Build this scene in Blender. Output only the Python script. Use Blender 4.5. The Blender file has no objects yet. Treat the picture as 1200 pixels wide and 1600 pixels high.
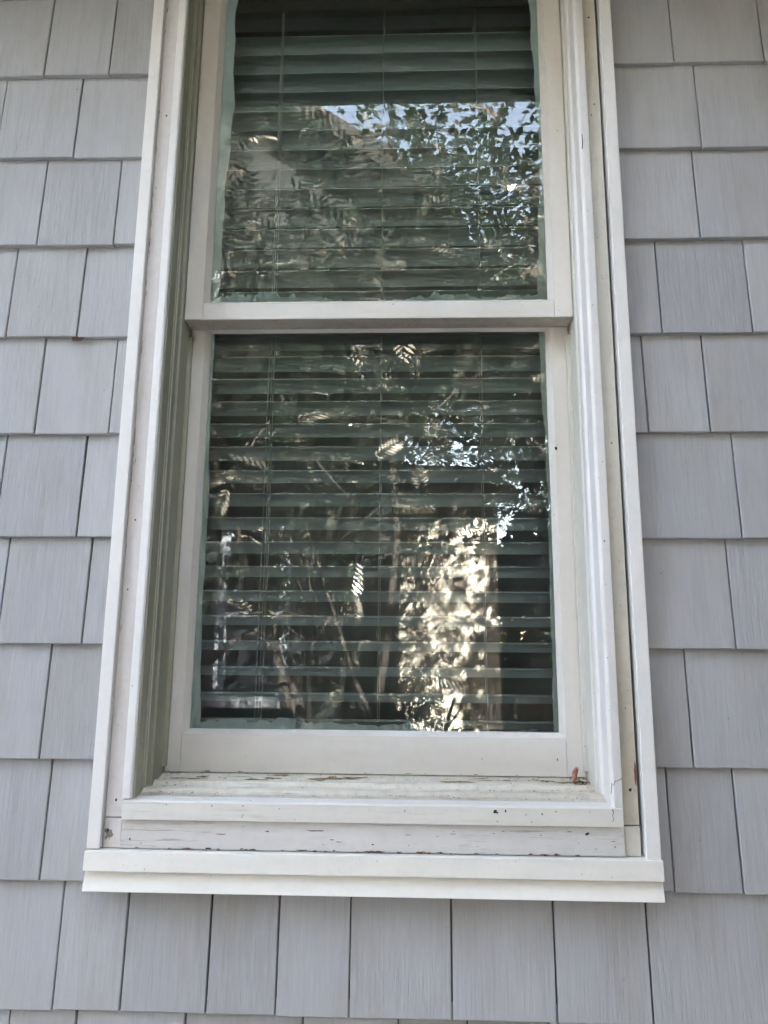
import bpy, bmesh, math, random
import numpy as np
from mathutils import Vector, Matrix

random.seed(11)
rng = np.random.default_rng(11)
R = math.radians
scene = bpy.context.scene
col = scene.collection

# ------------------------------------------------------------------ camera, sky, sun, exposure
cam_data = bpy.data.cameras.new('camera')
cam = bpy.data.objects.new('camera', cam_data)
col.objects.link(cam)
YAW, PITCH, ROLL = -0.036384, 0.197478, 0.008423
fwd = Vector((math.sin(YAW)*math.cos(PITCH), math.cos(YAW)*math.cos(PITCH), math.sin(PITCH)))
right = Vector((math.cos(YAW), -math.sin(YAW), 0))
up = right.cross(fwd)
r2 = right*math.cos(ROLL) + up*math.sin(ROLL)
u2 = -right*math.sin(ROLL) + up*math.cos(ROLL)
M = Matrix((r2, u2, -fwd)).transposed().to_4x4()
M.translation = Vector((0.49219, -1.22415, 1.50652))
cam.matrix_world = M
cam_data.sensor_fit = 'VERTICAL'
cam_data.sensor_height = 36.0
cam_data.lens = 1180.0/1600.0*36.0
cam_data.clip_start = 0.05
cam_data.clip_end = 1000.0
scene.camera = cam

SUN_ELEV, SUN_X, SUN_Y = R(33), 0.30, 1.0          # the sun stands behind the shingled house
world = bpy.data.worlds.new('World')
scene.world = world
world.use_nodes = True
wn = world.node_tree
sky = wn.nodes.new('ShaderNodeTexSky')
sky.sky_type = 'NISHITA'
sky.sun_disc = False
sky.sun_elevation = SUN_ELEV
sky.sun_rotation = math.atan2(SUN_X, SUN_Y)
sky.air_density = 1.0
sky.dust_density = 1.6
wb = wn.nodes.new('ShaderNodeMix')                  # camera white balance set for open shade
wb.data_type = 'RGBA'; wb.blend_type = 'MULTIPLY'
wb.inputs[0].default_value = 1.0
wb.inputs[7].default_value = (1.245, 0.945, 0.735, 1)
wn.links.new(sky.outputs[0], wb.inputs[6])
wn.links.new(wb.outputs[2], wn.nodes['Background'].inputs[0])
wn.nodes['Background'].inputs[1].default_value = 0.15

sun_data = bpy.data.lights.new('sun', 'SUN')
sun_data.energy = 5.0
sun_data.angle = R(0.5)
sun_data.color = (1.0, 0.94, 0.84)
sun = bpy.data.objects.new('sun', sun_data)
col.objects.link(sun)
sd = Vector((SUN_X, SUN_Y, 0)).normalized()*math.cos(SUN_ELEV) + Vector((0, 0, math.sin(SUN_ELEV)))
sun.rotation_euler = sd.to_track_quat('Z', 'Y').to_euler()
sun.location = (0, 6, 12)

scene.view_settings.view_transform = 'Standard'
scene.view_settings.look = 'None'
scene.view_settings.gamma = 1.0
scene.view_settings.use_curve_mapping = False
scene.view_settings.exposure = 5.0
scene.render.engine = 'CYCLES'
scene.cycles.use_denoising = True
scene.cycles.max_bounces = 6
scene.cycles.diffuse_bounces = 3
scene.cycles.transparent_max_bounces = 8
scene.cycles.use_adaptive_sampling = True
scene.cycles.adaptive_threshold = 0.03
scene.cycles.caustics_reflective = False
scene.cycles.caustics_refractive = False
scene.cycles.sample_clamp_indirect = 6.0

# ------------------------------------------------------------------ helpers
def setp(o, label=None, cat=None, group=None, kind=None):
    if label: o['label'] = label
    if cat: o['category'] = cat
    if group: o['group'] = group
    if kind: o['kind'] = kind
    return o

def empty(name, loc):
    o = bpy.data.objects.new(name, None)
    o.empty_display_size = 0.05
    col.objects.link(o)
    o.location = loc
    return o

def origin(o):
    v = Vector((0, 0, 0))
    while o is not None:
        v = v + o.location
        o = o.parent
    return v

def link(name, me, mat, parent=None, loc=None):
    """me is in world coordinates; loc is the object's own origin in the world"""
    if loc is None:
        loc = origin(parent) if parent is not None else Vector((0, 0, 0))
    loc = Vector(loc)
    me.transform(Matrix.Translation(-loc))
    o = bpy.data.objects.new(name, me)
    if mat is not None:
        me.materials.append(mat)
    col.objects.link(o)
    if parent is not None:
        o.parent = parent
        o.location = loc - origin(parent)
    else:
        o.location = loc
    return o

def box_bm(bm, x0, x1, y0, y1, z0, z1):
    vs = [bm.verts.new(c) for c in ((x0,y0,z0),(x1,y0,z0),(x1,y1,z0),(x0,y1,z0),(x0,y0,z1),(x1,y0,z1),(x1,y1,z1),(x0,y1,z1))]
    for f in ((0,1,5,4),(1,2,6,5),(2,3,7,6),(3,0,4,7),(4,5,6,7),(3,2,1,0)):
        bm.faces.new([vs[i] for i in f])
    return vs

def mesh_of(bm, smooth=False):
    bmesh.ops.recalc_face_normals(bm, faces=bm.faces)
    me = bpy.data.meshes.new('mesh')
    bm.to_mesh(me)
    bm.free()
    if smooth:
        for p in me.polygons: p.use_smooth = True
    return me

def box(x0, x1, y0, y1, z0, z1, bevel=0.0, seg=2):
    bm = bmesh.new()
    box_bm(bm, x0, x1, y0, y1, z0, z1)
    if bevel:
        bmesh.ops.bevel(bm, geom=list(bm.edges), offset=bevel, segments=seg, affect='EDGES', profile=0.5)
    return mesh_of(bm)

def prism(profile, axis, a, b, bevel=0.0):
    """profile: points in the plane across the axis. axis 'x': (y,z); 'z': (x,y); 'y': (x,z)"""
    bm = bmesh.new()
    def P(p, t):
        return {'x': (t, p[0], p[1]), 'z': (p[0], p[1], t), 'y': (p[0], t, p[1])}[axis]
    A = [bm.verts.new(P(p, a)) for p in profile]
    B = [bm.verts.new(P(p, b)) for p in profile]
    n = len(profile)
    bm.faces.new(A); bm.faces.new(B[::-1])
    for i in range(n):
        bm.faces.new((A[i], B[i], B[(i+1) % n], A[(i+1) % n]))
    if bevel:
        bmesh.ops.bevel(bm, geom=list(bm.edges), offset=bevel, segments=2, affect='EDGES', profile=0.5)
    return mesh_of(bm)

def np_mesh(verts, faces, smooth=False):
    """verts (n,3); faces (m,k) all of the same size"""
    verts = np.asarray(verts, np.float32); faces = np.asarray(faces, np.int32)
    me = bpy.data.meshes.new('mesh')
    me.vertices.add(len(verts)); me.vertices.foreach_set('co', verts.ravel())
    m, k = faces.shape
    me.loops.add(m*k); me.loops.foreach_set('vertex_index', faces.ravel())
    me.polygons.add(m)
    me.polygons.foreach_set('loop_start', np.arange(0, m*k, k, dtype=np.int32))
    me.polygons.foreach_set('loop_total', np.full(m, k, np.int32))
    me.update(calc_edges=True)
    if smooth:
        me.polygons.foreach_set('use_smooth', np.ones(m, bool))
    return me

def tube_into(V, F, pts, radii, n=7):
    pts = [Vector(p) for p in pts]
    base = len(V)
    for i, p in enumerate(pts):
        t = (pts[min(i+1, len(pts)-1)] - pts[max(i-1, 0)]).normalized()
        a = t.cross(Vector((0.3, 0.9, 0.2))).normalized()
        b = t.cross(a)
        for j in range(n):
            an = 2*math.pi*j/n
            V.append(tuple(p + (a*math.cos(an) + b*math.sin(an))*radii[i]))
    for i in range(len(pts)-1):
        for j in range(n):
            F.append((base+i*n+j, base+i*n+(j+1) % n, base+(i+1)*n+(j+1) % n, base+(i+1)*n+j))

def blob_poly(cx, cz, rx, rz, y, seed, n=18, rough=0.45):
    """irregular flat patch standing in the xz plane (a paint chip, a stain)"""
    rr = random.Random(seed)
    bm = bmesh.new()
    vs = []
    for i in range(n):
        a = 2*math.pi*i/n
        k = 1 - rough*rr.random()
        vs.append(bm.verts.new((cx + rx*k*math.cos(a), y, cz + rz*k*math.sin(a))))
    bm.faces.new(vs[::-1])
    me = bpy.data.meshes.new('mesh'); bm.to_mesh(me); bm.free()
    return me

def ribbon(pts, w, y):
    """thin crack line in the xz plane, pts (x,z)"""
    V, F = [], []
    for i, (x, z) in enumerate(pts):
        a = pts[max(i-1, 0)]; b = pts[min(i+1, len(pts)-1)]
        d = Vector((b[0]-a[0], b[1]-a[1])).normalized()
        k = w*(0.35 + 0.65*random.random())*0.5
        V += [(x - d.y*k, y, z + d.x*k), (x + d.y*k, y, z - d.x*k)]
        if i: F.append((2*i-2, 2*i-1, 2*i+1, 2*i))
    return np_mesh(V, F)

# ------------------------------------------------------------------ materials
class Nodes:
    def __init__(self, name):
        self.mat = bpy.data.materials.new(name)
        self.mat.use_nodes = True
        self.t = self.mat.node_tree
        self.b = self.t.nodes['Principled BSDF']
        self.out = self.t.nodes['Material Output']
    def n(self, typ, **kw):
        x = self.t.nodes.new(typ)
        for k, v in kw.items(): setattr(x, k, v)
        return x
    def l(self, a, b): self.t.links.new(a, b)
    def coords(self, scale=(1, 1, 1), rand=True):
        tc = self.n('ShaderNodeTexCoord')
        mp = self.n('ShaderNodeMapping')
        mp.inputs['Scale'].default_value = scale
        if rand:
            oi = self.n('ShaderNodeObjectInfo')
            mul = self.n('ShaderNodeVectorMath', operation='MULTIPLY')
            mul.inputs[1].default_value = (37.0, 91.0, 53.0)
            self.l(oi.outputs['Random'], mul.inputs[0])
            add = self.n('ShaderNodeVectorMath', operation='ADD')
            self.l(tc.outputs['Object'], add.inputs[0]); self.l(mul.outputs[0], add.inputs[1])
            self.l(add.outputs[0], mp.inputs['Vector'])
        else:
            self.l(tc.outputs['Object'], mp.inputs['Vector'])
        return mp.outputs[0]
    def noise(self, vec, scale, detail=4, rough=0.55):
        x = self.n('ShaderNodeTexNoise')
        x.inputs['Scale'].default_value = scale
        x.inputs['Detail'].default_value = detail
        x.inputs['Roughness'].default_value = rough
        self.l(vec, x.inputs['Vector'])
        return x.outputs['Fac']
    def ramp(self, fac, lo, hi, a=0.0, b=1.0):
        x = self.n('ShaderNodeMapRange')
        x.inputs['From Min'].default_value = lo; x.inputs['From Max'].default_value = hi
        x.inputs['To Min'].default_value = a; x.inputs['To Max'].default_value = b
        self.l(fac, x.inputs['Value'])
        return x.outputs[0]
    def math(self, op, a, b):
        x = self.n('ShaderNodeMath', operation=op)
        for i, v in enumerate((a, b)):
            if isinstance(v, (int, float)): x.inputs[i].default_value = v
            else: self.l(v, x.inputs[i])
        return x.outputs[0]
    def mix(self, fac, a, b):
        x = self.n('ShaderNodeMix', data_type='RGBA')
        for s, v in ((0, fac), (6, a), (7, b)):
            if isinstance(v, (int, float)): x.inputs[s].default_value = v
            elif isinstance(v, tuple): x.inputs[s].default_value = (*v, 1)
            else: self.l(v, x.inputs[s])
        return x.outputs[2]
    def bump(self, h, strength, dist, normal=None):
        x = self.n('ShaderNodeBump')
        x.inputs['Strength'].default_value = strength
        x.inputs['Distance'].default_value = dist
        self.l(h, x.inputs['Height'])
        if normal is not None: self.l(normal, x.inputs['Normal'])
        return x.outputs[0]

def paint(name, base, stain=(0.35, 0.31, 0.24), amount=0.35, axis='z', specks=0.5, scratch=0.0, rough=0.5, brush=1.0):
    m = Nodes(name)
    v = m.coords()
    st = {'z': (1, 1, 0.12), 'x': (0.10, 1, 1)}[axis]
    vs = m.coords(st)
    big = m.ramp(m.noise(vs, 9, 5, 0.6), 0.44, 0.68)
    fine = m.ramp(m.noise(v, 55, 6, 0.7), 0.47, 0.70)
    fac = m.math('MULTIPLY', m.math('ADD', big, m.math('MULTIPLY', fine, 0.45)), amount)
    c = m.mix(fac, base, stain)
    tone = m.ramp(m.noise(v, 4.0, 2), 0.3, 0.7, 0.0, 0.12)
    c = m.mix(tone, c, (0.9*base[0], 0.92*base[1], 0.88*base[2]))
    # little dark specks and nicks
    vo = m.n('ShaderNodeTexVoronoi'); vo.inputs['Scale'].default_value = 70
    m.l(v, vo.inputs['Vector'])
    sp = m.ramp(vo.outputs['Distance'], 0.06, 0.13, 1.0, 0.0)
    gate = m.ramp(m.noise(v, 21, 2), 0.60, 0.66)
    sp = m.math('MULTIPLY', m.math('MULTIPLY', sp, gate), specks)
    c = m.mix(sp, c, (0.09, 0.075, 0.055))
    if scratch:
        sv = m.coords({'z': (60, 60, 2.5), 'x': (3.0, 60, 60)}[axis])
        s = m.ramp(m.noise(sv, 3.0, 5, 0.75), 0.55, 0.66)
        g2 = m.ramp(m.noise(v, 7, 3), 0.42, 0.60)
        c = m.mix(m.math('MULTIPLY', m.math('MULTIPLY', s, g2), scratch), c, (0.20, 0.17, 0.14))
    m.l(c, m.b.inputs['Base Color'])
    m.b.inputs['Roughness'].default_value = rough
    m.b.inputs['Specular IOR Level'].default_value = 0.35
    bv = m.coords({'z': (140, 140, 3), 'x': (3, 140, 140)}[axis])
    h = m.math('ADD', m.math('MULTIPLY', m.noise(bv, 2.0, 3), 0.6), m.noise(v, 30, 3))
    m.l(m.bump(h, 0.35*brush, 0.0012), m.b.inputs['Normal'])
    return m.mat

def shingle_material():
    m = Nodes('grey_shingle_paint')
    v = m.coords()
    oi = m.n('ShaderNodeObjectInfo')
    gv = m.coords((120, 120, 1.6))
    grain = m.noise(gv, 2.2, 4, 0.7)
    gv2 = m.coords((45, 45, 0.9))
    wide = m.noise(gv2, 1.7, 3, 0.6)
    rnd = oi.outputs['Random']
    c = m.mix(m.ramp(rnd, 0, 1), (0.355, 0.350, 0.353), (0.432, 0.425, 0.427))
    c = m.mix(m.ramp(grain, 0.42, 0.72, 0.0, 0.30), c, (0.54, 0.525, 0.53))
    c = m.mix(m.ramp(wide, 0.52, 0.75, 0.0, 0.34), c, (0.29, 0.285, 0.285))
    c = m.mix(m.ramp(m.noise(m.coords((1, 1, 0.3)), 13, 6, 0.7), 0.48, 0.74, 0.0, 0.55), c, (0.33, 0.30, 0.255))
    vo = m.n('ShaderNodeTexVoronoi'); vo.inputs['Scale'].default_value = 38
    m.l(v, vo.inputs['Vector'])
    sp = m.math('MULTIPLY', m.ramp(vo.outputs['Distance'], 0.035, 0.07, 1.0, 0.0), m.ramp(m.noise(v, 13, 2), 0.62, 0.66))
    c = m.mix(m.math('MULTIPLY', sp, 0.7), c, (0.10, 0.09, 0.08))
    m.l(c, m.b.inputs['Base Color'])
    m.b.inputs['Roughness'].default_value = 0.62
    m.b.inputs['Specular IOR Level'].default_value = 0.3
    depth = m.ramp(m.noise(v, 0.7, 1), 0.35, 0.65, 0.25, 1.0)
    h = m.math('MULTIPLY', m.math('ADD', grain, m.math('MULTIPLY', wide, 0.8)), depth)
    m.l(m.bump(h, 0.42, 0.0030), m.b.inputs['Normal'])
    return m.mat

def plain(name, c, rough=0.6, var=0.25, scale=20, spec=0.3, bump=0.0):
    m = Nodes(name)
    v = m.coords()
    f = m.ramp(m.noise(v, scale, 5, 0.6), 0.3, 0.7)
    lo = tuple(x*(1-var) for x in c); hi = tuple(min(1, x*(1+var)) for x in c)
    m.l(m.mix(f, lo, hi), m.b.inputs['Base Color'])
    m.b.inputs['Roughness'].default_value = rough
    m.b.inputs['Specular IOR Level'].default_value = spec
    if bump:
        m.l(m.bump(m.noise(v, scale*2, 5), 0.6, bump), m.b.inputs['Normal'])
    return m.mat

def glass_material():
    m = Nodes('old_window_glass')
    m.t.nodes.remove(m.b)
    v = m.coords()
    wob = m.math('ADD', m.noise(v, 5.0, 1, 0.4), m.math('MULTIPLY', m.noise(v, 17.0, 1, 0.4), 0.16))
    nrm = m.bump(wob, 1.0, 0.00022)
    fr = m.n('ShaderNodeFresnel'); fr.inputs['IOR'].default_value = 1.75
    gl = m.n('ShaderNodeBsdfGlossy'); gl.inputs['Roughness'].default_value = 0.0
    gl.inputs['Color'].default_value = (0.96, 1.0, 0.98, 1)
    m.l(nrm, gl.inputs['Normal'])
    tr = m.n('ShaderNodeBsdfTransparent'); tr.inputs['Color'].default_value = (0.84, 0.96, 0.99, 1)
    df = m.n('ShaderNodeBsdfDiffuse'); df.inputs['Color'].default_value = (0.55, 0.57, 0.52, 1)
    dirt = m.ramp(m.noise(m.coords((1, 1, 0.5)), 11, 6, 0.7), 0.42, 0.8, 0.020, 0.065)
    mx1 = m.n('ShaderNodeMixShader'); m.l(dirt, mx1.inputs[0]); m.l(tr.outputs[0], mx1.inputs[1]); m.l(df.outputs[0], mx1.inputs[2])
    mx2 = m.n('ShaderNodeMixShader'); m.l(fr.outputs[0], mx2.inputs[0]); m.l(mx1.outputs[0], mx2.inputs[1]); m.l(gl.outputs[0], mx2.inputs[2])
    m.l(mx2.outputs[0], m.out.inputs['Surface'])
    return m.mat

def leaf_material(name, a, b, gloss=0.4, trans=0.35, pale=None, palef=0.0):
    m = Nodes(name)
    v = m.coords()
    geo = m.n('ShaderNodeNewGeometry')
    rnd = geo.outputs['Random Per Island']
    c = m.mix(rnd, a, b)
    if pale:
        g = m.ramp(m.noise(v, 3.2, 3), 0.55, 0.62, 0.0, palef)
        c = m.mix(g, c, pale)
    m.l(c, m.b.inputs['Base Color'])
    m.b.inputs['Roughness'].default_value = gloss
    m.b.inputs['Specular IOR Level'].default_value = 0.6
    tl = m.n('ShaderNodeBsdfTranslucent'); m.l(c, tl.inputs['Color'])
    mx = m.n('ShaderNodeMixShader'); mx.inputs[0].default_value = trans
    m.l(m.b.outputs[0], mx.inputs[1]); m.l(tl.outputs[0], mx.inputs[2])
    m.l(mx.outputs[0], m.out.inputs['Surface'])
    return m.mat

def slat_material():
    m = Nodes('white_vinyl_slat')
    v = m.coords()
    c = m.mix(m.ramp(m.noise(v, 6, 3), 0.3, 0.7), (0.87, 0.95, 0.97), (0.89, 0.96, 0.98))
    m.l(c, m.b.inputs['Base Color']); m.b.inputs['Roughness'].default_value = 0.4
    tl = m.n('ShaderNodeBsdfTranslucent'); tl.inputs['Color'].default_value = (0.93, 0.96, 0.95, 1)
    mx = m.n('ShaderNodeMixShader'); mx.inputs[0].default_value = 0.12
    m.l(m.b.outputs[0], mx.inputs[1]); m.l(tl.outputs[0], mx.inputs[2]); m.l(mx.outputs[0], m.out.inputs['Surface'])
    return m.mat

MAT = dict(
    shingle=shingle_material(),
    trim=paint('white_vinyl_trim', (0.80, 0.765, 0.73), amount=0.16, specks=0.5, brush=0.6, rough=0.42),
    trim_h=paint('white_vinyl_trim_bottom', (0.83, 0.79, 0.72), amount=0.20, axis='x', specks=0.6, brush=0.6, rough=0.42),
    casing=paint('dirty_white_casing_paint', (0.66, 0.615, 0.60), stain=(0.43, 0.385, 0.32), amount=0.55, specks=0.8),
    casing_yellow=paint('yellowed_casing_paint', (0.60, 0.57, 0.50), stain=(0.38, 0.33, 0.22), amount=0.55, specks=0.9),
    stop=paint('white_stop_paint', (0.78, 0.745, 0.72), amount=0.22, specks=0.7, brush=1.4),
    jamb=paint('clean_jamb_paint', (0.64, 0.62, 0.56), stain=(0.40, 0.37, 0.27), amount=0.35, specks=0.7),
    jamb_left=paint('shade_toned_jamb_paint', (0.40, 0.385, 0.30), stain=(0.24, 0.23, 0.14), amount=0.5, specks=0.7),  # olive base holds the left reveal's shade, with mottled stain over it
    sash=paint('cream_sash_paint', (0.69, 0.65, 0.60), stain=(0.46, 0.42, 0.34), amount=0.25, specks=0.6),
    sash_h=paint('cream_sash_rail_paint', (0.69, 0.65, 0.60), stain=(0.46, 0.42, 0.34), amount=0.25, axis='x', specks=0.7),
    meeting=paint('brown_stained_rail_paint', (0.56, 0.51, 0.43), stain=(0.20, 0.12, 0.06), amount=0.75, axis='x', specks=1.0),
    sill=paint('mossy_sill_paint', (0.70, 0.65, 0.55), stain=(0.22, 0.15, 0.08), amount=0.62, axis='x', specks=1.0, scratch=0.5),
    nose=paint('sill_nose_paint', (0.74, 0.70, 0.64), stain=(0.45, 0.43, 0.36), amount=0.30, axis='x', specks=0.8, scratch=0.25),
    apron=paint('weathered_apron_paint', (0.65, 0.615, 0.585), stain=(0.40, 0.38, 0.35), amount=0.45, axis='x', specks=0.9, scratch=0.8),
    chip=plain('bare_grey_wood', (0.24, 0.20, 0.17), 0.8, 0.5, 90, 0.1),
    rust=plain('brown_bare_wood', (0.16, 0.085, 0.055), 0.8, 0.5, 90, 0.1),
    dirt=plain('brown_sill_dirt', (0.24, 0.18, 0.10), 0.9, 0.45, 120, 0.1),
    crack=plain('dark_crack', (0.03, 0.026, 0.022), 0.9, 0.4, 90, 0.1),
    gap=plain('gap_shade_backing', (0.10, 0.096, 0.092), 0.9, 0.3, 30, 0.1),  # backing darkened: the shade in the shingle gaps is put into its colour
    glass=glass_material(),
    smear=plain('thin_teal_paint_on_glass', (0.86, 0.89, 0.88), 0.7, 0.06, 60, 0.2),
    smear2=plain('scraped_pale_paint_on_glass', (0.82, 0.90, 0.92), 0.7, 0.06, 90, 0.2),
    slat=slat_material(),
    cord=plain('white_blind_cord', (0.85, 0.84, 0.78), 0.8, 0.1, 60, 0.2),
    room=plain('dim_room_paint', (0.42, 0.40, 0.36), 0.8, 0.1, 3, 0.2),
    soffit=plain('brown_soffit_wood', (0.10, 0.075, 0.05), 0.7, 0.25, 8, 0.2),
    fascia=plain('brown_fascia_paint', (0.10, 0.08, 0.065), 0.6, 0.15, 6, 0.3),
    roof=plain('asphalt_roofing', (0.035, 0.034, 0.033), 0.9, 0.4, 60, 0.1),
)

# ------------------------------------------------------------------ the ground
def ground():
    m = Nodes('soil_and_grass')
    v = m.coords(rand=False)
    a = m.ramp(m.noise(v, 0.5, 6, 0.6), 0.42, 0.6)
    b = m.noise(v, 14, 6, 0.7)
    c = m.mix(a, (0.060, 0.050, 0.036), (0.035, 0.052, 0.018))
    c = m.mix(m.ramp(b, 0.45, 0.75, 0, 0.5), c, (0.11, 0.09, 0.065))
    m.l(c, m.b.inputs['Base Color']); m.b.inputs['Roughness'].default_value = 0.95; m.b.inputs['Specular IOR Level'].default_value = 0.05
    m.l(m.bump(b, 0.8, 0.03), m.b.inputs['Normal'])
    N = 60
    xs = np.concatenate([np.linspace(-400, -16, 8), np.linspace(-15, 15, N), np.linspace(16, 400, 8)])
    ys = np.concatenate([np.linspace(-400, -16, 8), np.linspace(-15, 12, N), np.linspace(13, 400, 8)])
    X, Y = np.meshgrid(xs, ys)
    Z = 0.03*np.sin(X*1.3 + 0.7*Y) * np.cos(Y*0.9) - 0.03
    n = len(xs)
    V = np.stack([X.ravel(), Y.ravel(), Z.ravel()], 1)
    i = np.arange(len(ys)-1)[:, None]*n + np.arange(n-1)[None]
    i = i.ravel()
    F = np.stack([i, i+1, i+n+1, i+n], 1)
    o = link('ground', np_mesh(V, F, True), m.mat)
    setp(o, kind='structure')
ground()

# added pale concrete walk beside the house, bouncing light up to the blind slats
walk = empty('bounce_walkway', (0.0, -2.0, 0.0)); walk['kind'] = 'structure'
MAT_C = plain('bounce_concrete', (0.60, 0.57, 0.53), 0.9, 0.18, 9, 0.1, 0.003)
for i in range(11):
    x0 = -8.0 + i*1.25
    link('slab', box(x0, x0+1.238, -3.0, -0.75, -0.05, 0.055 + 0.003*(i % 3), 0.006, 1), MAT_C, walk)

# ------------------------------------------------------------------ the shingled wall
WX0, WX1 = -6.0, 5.2            # ends of the house wall
EXP = 0.178
CL, CR = 0.012, 0.850           # shingles stop behind the trim at these X
wall = empty('shingle_wall', (0.43, 0.0, 0.0))
setp(wall, 'house wall of painted grey shingles in staggered courses around the window', 'wall')

bk = bmesh.new()
BY0, BY1 = 0.0135, 0.16
WZ1 = 2.95
for (x0, x1, z0, z1) in ((WX0, 0.06, 0, WZ1), (0.80, WX1, 0, WZ1), (0.06, 0.80, 0, 1.22), (0.06, 0.80, 2.93, WZ1)):
    box_bm(bk, x0, x1, BY0, BY1, z0, z1)
link('wall_sheathing', mesh_of(bk), MAT['gap'], wall)

JOINTS = {0: [-0.2084, -0.0824, 0.9783, 1.1422], 1: [-0.2829, -0.1359, 1.0157], 2: [-0.1867, -0.0459, 1.0002],
          3: [-0.2246, -0.0969, 0.9226, 1.0757], 4: [-0.1554, -0.026, 0.889, 0.991], 5: [-0.2055, -0.0659, 1.0275],
          6: [-0.1819, -0.0413, 1.0037], 7: [-0.0934, 0.9257], 8: [-0.0754, 0.8847, 0.9857],
          9: [-0.039, 0.0631, 0.1911, 0.2943, 0.4024, 0.5535, 0.7058, 0.8431],
          10: [-0.1053, -0.0036, 0.1594, 0.3341, 0.4744, 0.5757]}

def shingle_mesh(w, h, t0, t1, lean):
    """tapered shingle with softened butt edges, origin at its lower left front corner; 26 faces or fewer"""
    b = 0.0012
    tail = h + 0.016
    yt = t0*(1 - tail/h) if False else None
    # front plane: y = 0 at the butt, y = lean at z = h
    def fy(z): return lean*z/h
    ring = []
    prof = [(0.0, 0.0115), (0.0, b), (b, fy(b)), (tail, fy(tail)), (tail, 0.0128)]   # (z, y)
    xs = [(0.0, b), (b, 0.0), (w-b, 0.0), (w, b)]                                   # (x, extra y)
    V, F = [], []
    for x, ey in xs:
        for z, y in prof:
            V.append((x, min(y + ey, 0.0128) if z > 0 or y < 0.01 else y, z))
    k = len(prof)
    for i in range(3):
        for j in range(k-1):
            F.append((i*k+j, (i+1)*k+j, (i+1)*k+j+1, i*k+j+1))
    bm = bmesh.new()
    vs = [bm.verts.new(c) for c in V]
    for f in F: bm.faces.new([vs[q] for q in f])
    bm.faces.new([vs[j] for j in range(k)][::-1])
    bm.faces.new([vs[3*k+j] for j in range(k)])
    return mesh_of(bm)

near, far_v, far_f = [], [], []
for k in range(-3, 15):
    zb = 2.6 - EXP*k
    if zb < -0.05: continue
    js = sorted(JOINTS.get(k, []))
    lx = js[0] if js else 0.1 + 0.05*random.random()
    rx = js[-1] if js else lx
    if not js: js = [lx]
    while lx > WX0:
        lx -= random.choice((0.095, 0.118, 0.132, 0.146, 0.162)); js.append(max(lx, WX0))
    if k in JOINTS and k < 10:
        rx = max(rx + 0.142, 1.172 - 0.0155*k + 0.03*random.random()); js.append(rx)
    while rx < WX1:
        rx += random.choice((0.095, 0.118, 0.132, 0.146, 0.162)); js.append(min(rx, WX1))
    js = sorted(set(js))
    in_window = zb + EXP > 1.20 and zb < 2.93
    spans = []
    for a, b_ in zip(js[:-1], js[1:]):
        if b_ - a < 0.02: continue
        if in_window and b_ > CL and a < CR:
            if a < CL - 0.004: spans.append((a, CL))
            if b_ > CR + 0.004: spans.append((CR, b_))
        else:
            spans.append((a, b_))
    for a, b_ in spans:
        g = 0.0009 + 0.0006*random.random()
        x0, x1 = a + g, b_ - g
        dz = random.uniform(-0.0012, 0.0012); dy = random.uniform(-0.0008, 0.0008)
        me = shingle_mesh(x1-x0, EXP + 0.004, 0.0, 0.0, 0.0095 + random.uniform(-0.0008, 0.0008))
        me.transform(Matrix.Rotation(random.uniform(-0.0025, 0.0025), 4, 'Y'))
        me.transform(Matrix.Translation((x0, dy, zb + dz)))
        if -0.62 < x0 and x1 < 1.48 and 0.55 < zb < 3.0:
            o = link('shingle', me, MAT['shingle'], wall, loc=(x0, 0, zb))
            near.append(o)
        else:
            base = len(far_v)
            far_v += [tuple(v.co) for v in me.vertices]
            far_f += [tuple(base+i for i in p.vertices) for p in me.polygons]
            bpy.data.meshes.remove(me)
fm = bpy.data.meshes.new('mesh'); fm.from_pydata(far_v, [], far_f)
o = link('outer_shingles', fm, MAT['shingle'], wall); o['kind'] = 'stuff'
# a bit of wasp-nest mud under a butt on the left side
mud_v = []
bm = bmesh.new()
bmesh.ops.create_icosphere(bm, subdivisions=2, radius=1.0)
for v in bm.verts:
    s = 0.7 + 0.6*random.random()
    v.co = Vector((-0.094 + v.co.x*0.011*s, -0.001 + v.co.y*0.004*s, 2.0615 + v.co.z*0.004*s))
o = link('mud_nest', mesh_of(bm), plain('dry_brown_mud', (0.13, 0.08, 0.055), 0.9, 0.4, 120, 0.1))
setp(o, 'tiny brown lump of dried mud under a grey shingle edge', 'mud')

# ------------------------------------------------------------------ rest of the shingled house: body, eave and roof
shell = empty('house_body', (0.43, 4.0, 0.0))
setp(shell, 'rest of the grey house behind the shingled wall', 'house')
for nm, c, mt in (('side_wall', (WX0, WX0+0.15, 0.165, 5.0, 0, 2.94), 'shingle'), ('side_wall', (WX1-0.15, WX1, 0.165, 5.0, 0, 2.94), 'shingle'),
                  ('back_wall', (WX0, WX1, 5.0, 5.15, 0, 2.94), 'shingle')):
    link(nm, box(*c), MAT[mt], shell)
pitch = math.tan(R(24))
ro = prism([(-0.36, 3.01), (2.55, 3.01 + 2.91*pitch), (5.46, 3.01), (5.46, 3.13), (2.55, 3.15 + 2.91*pitch), (-0.36, 3.13)], 'x', WX0-0.35, WX1+0.35)
link('roof', ro, MAT['roof'], shell)
gb = prism([(0.03, 2.96), (5.1, 2.96), (2.55, 2.98 + 2.5*pitch)], 'x', WX0+0.02, WX0+0.12)
link('gable', gb, MAT['shingle'], shell)
gb = prism([(0.03, 2.96), (5.1, 2.96), (2.55, 2.98 + 2.5*pitch)], 'x', WX1-0.12, WX1-0.02)
link('gable', gb, MAT['shingle'], shell)

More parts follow.
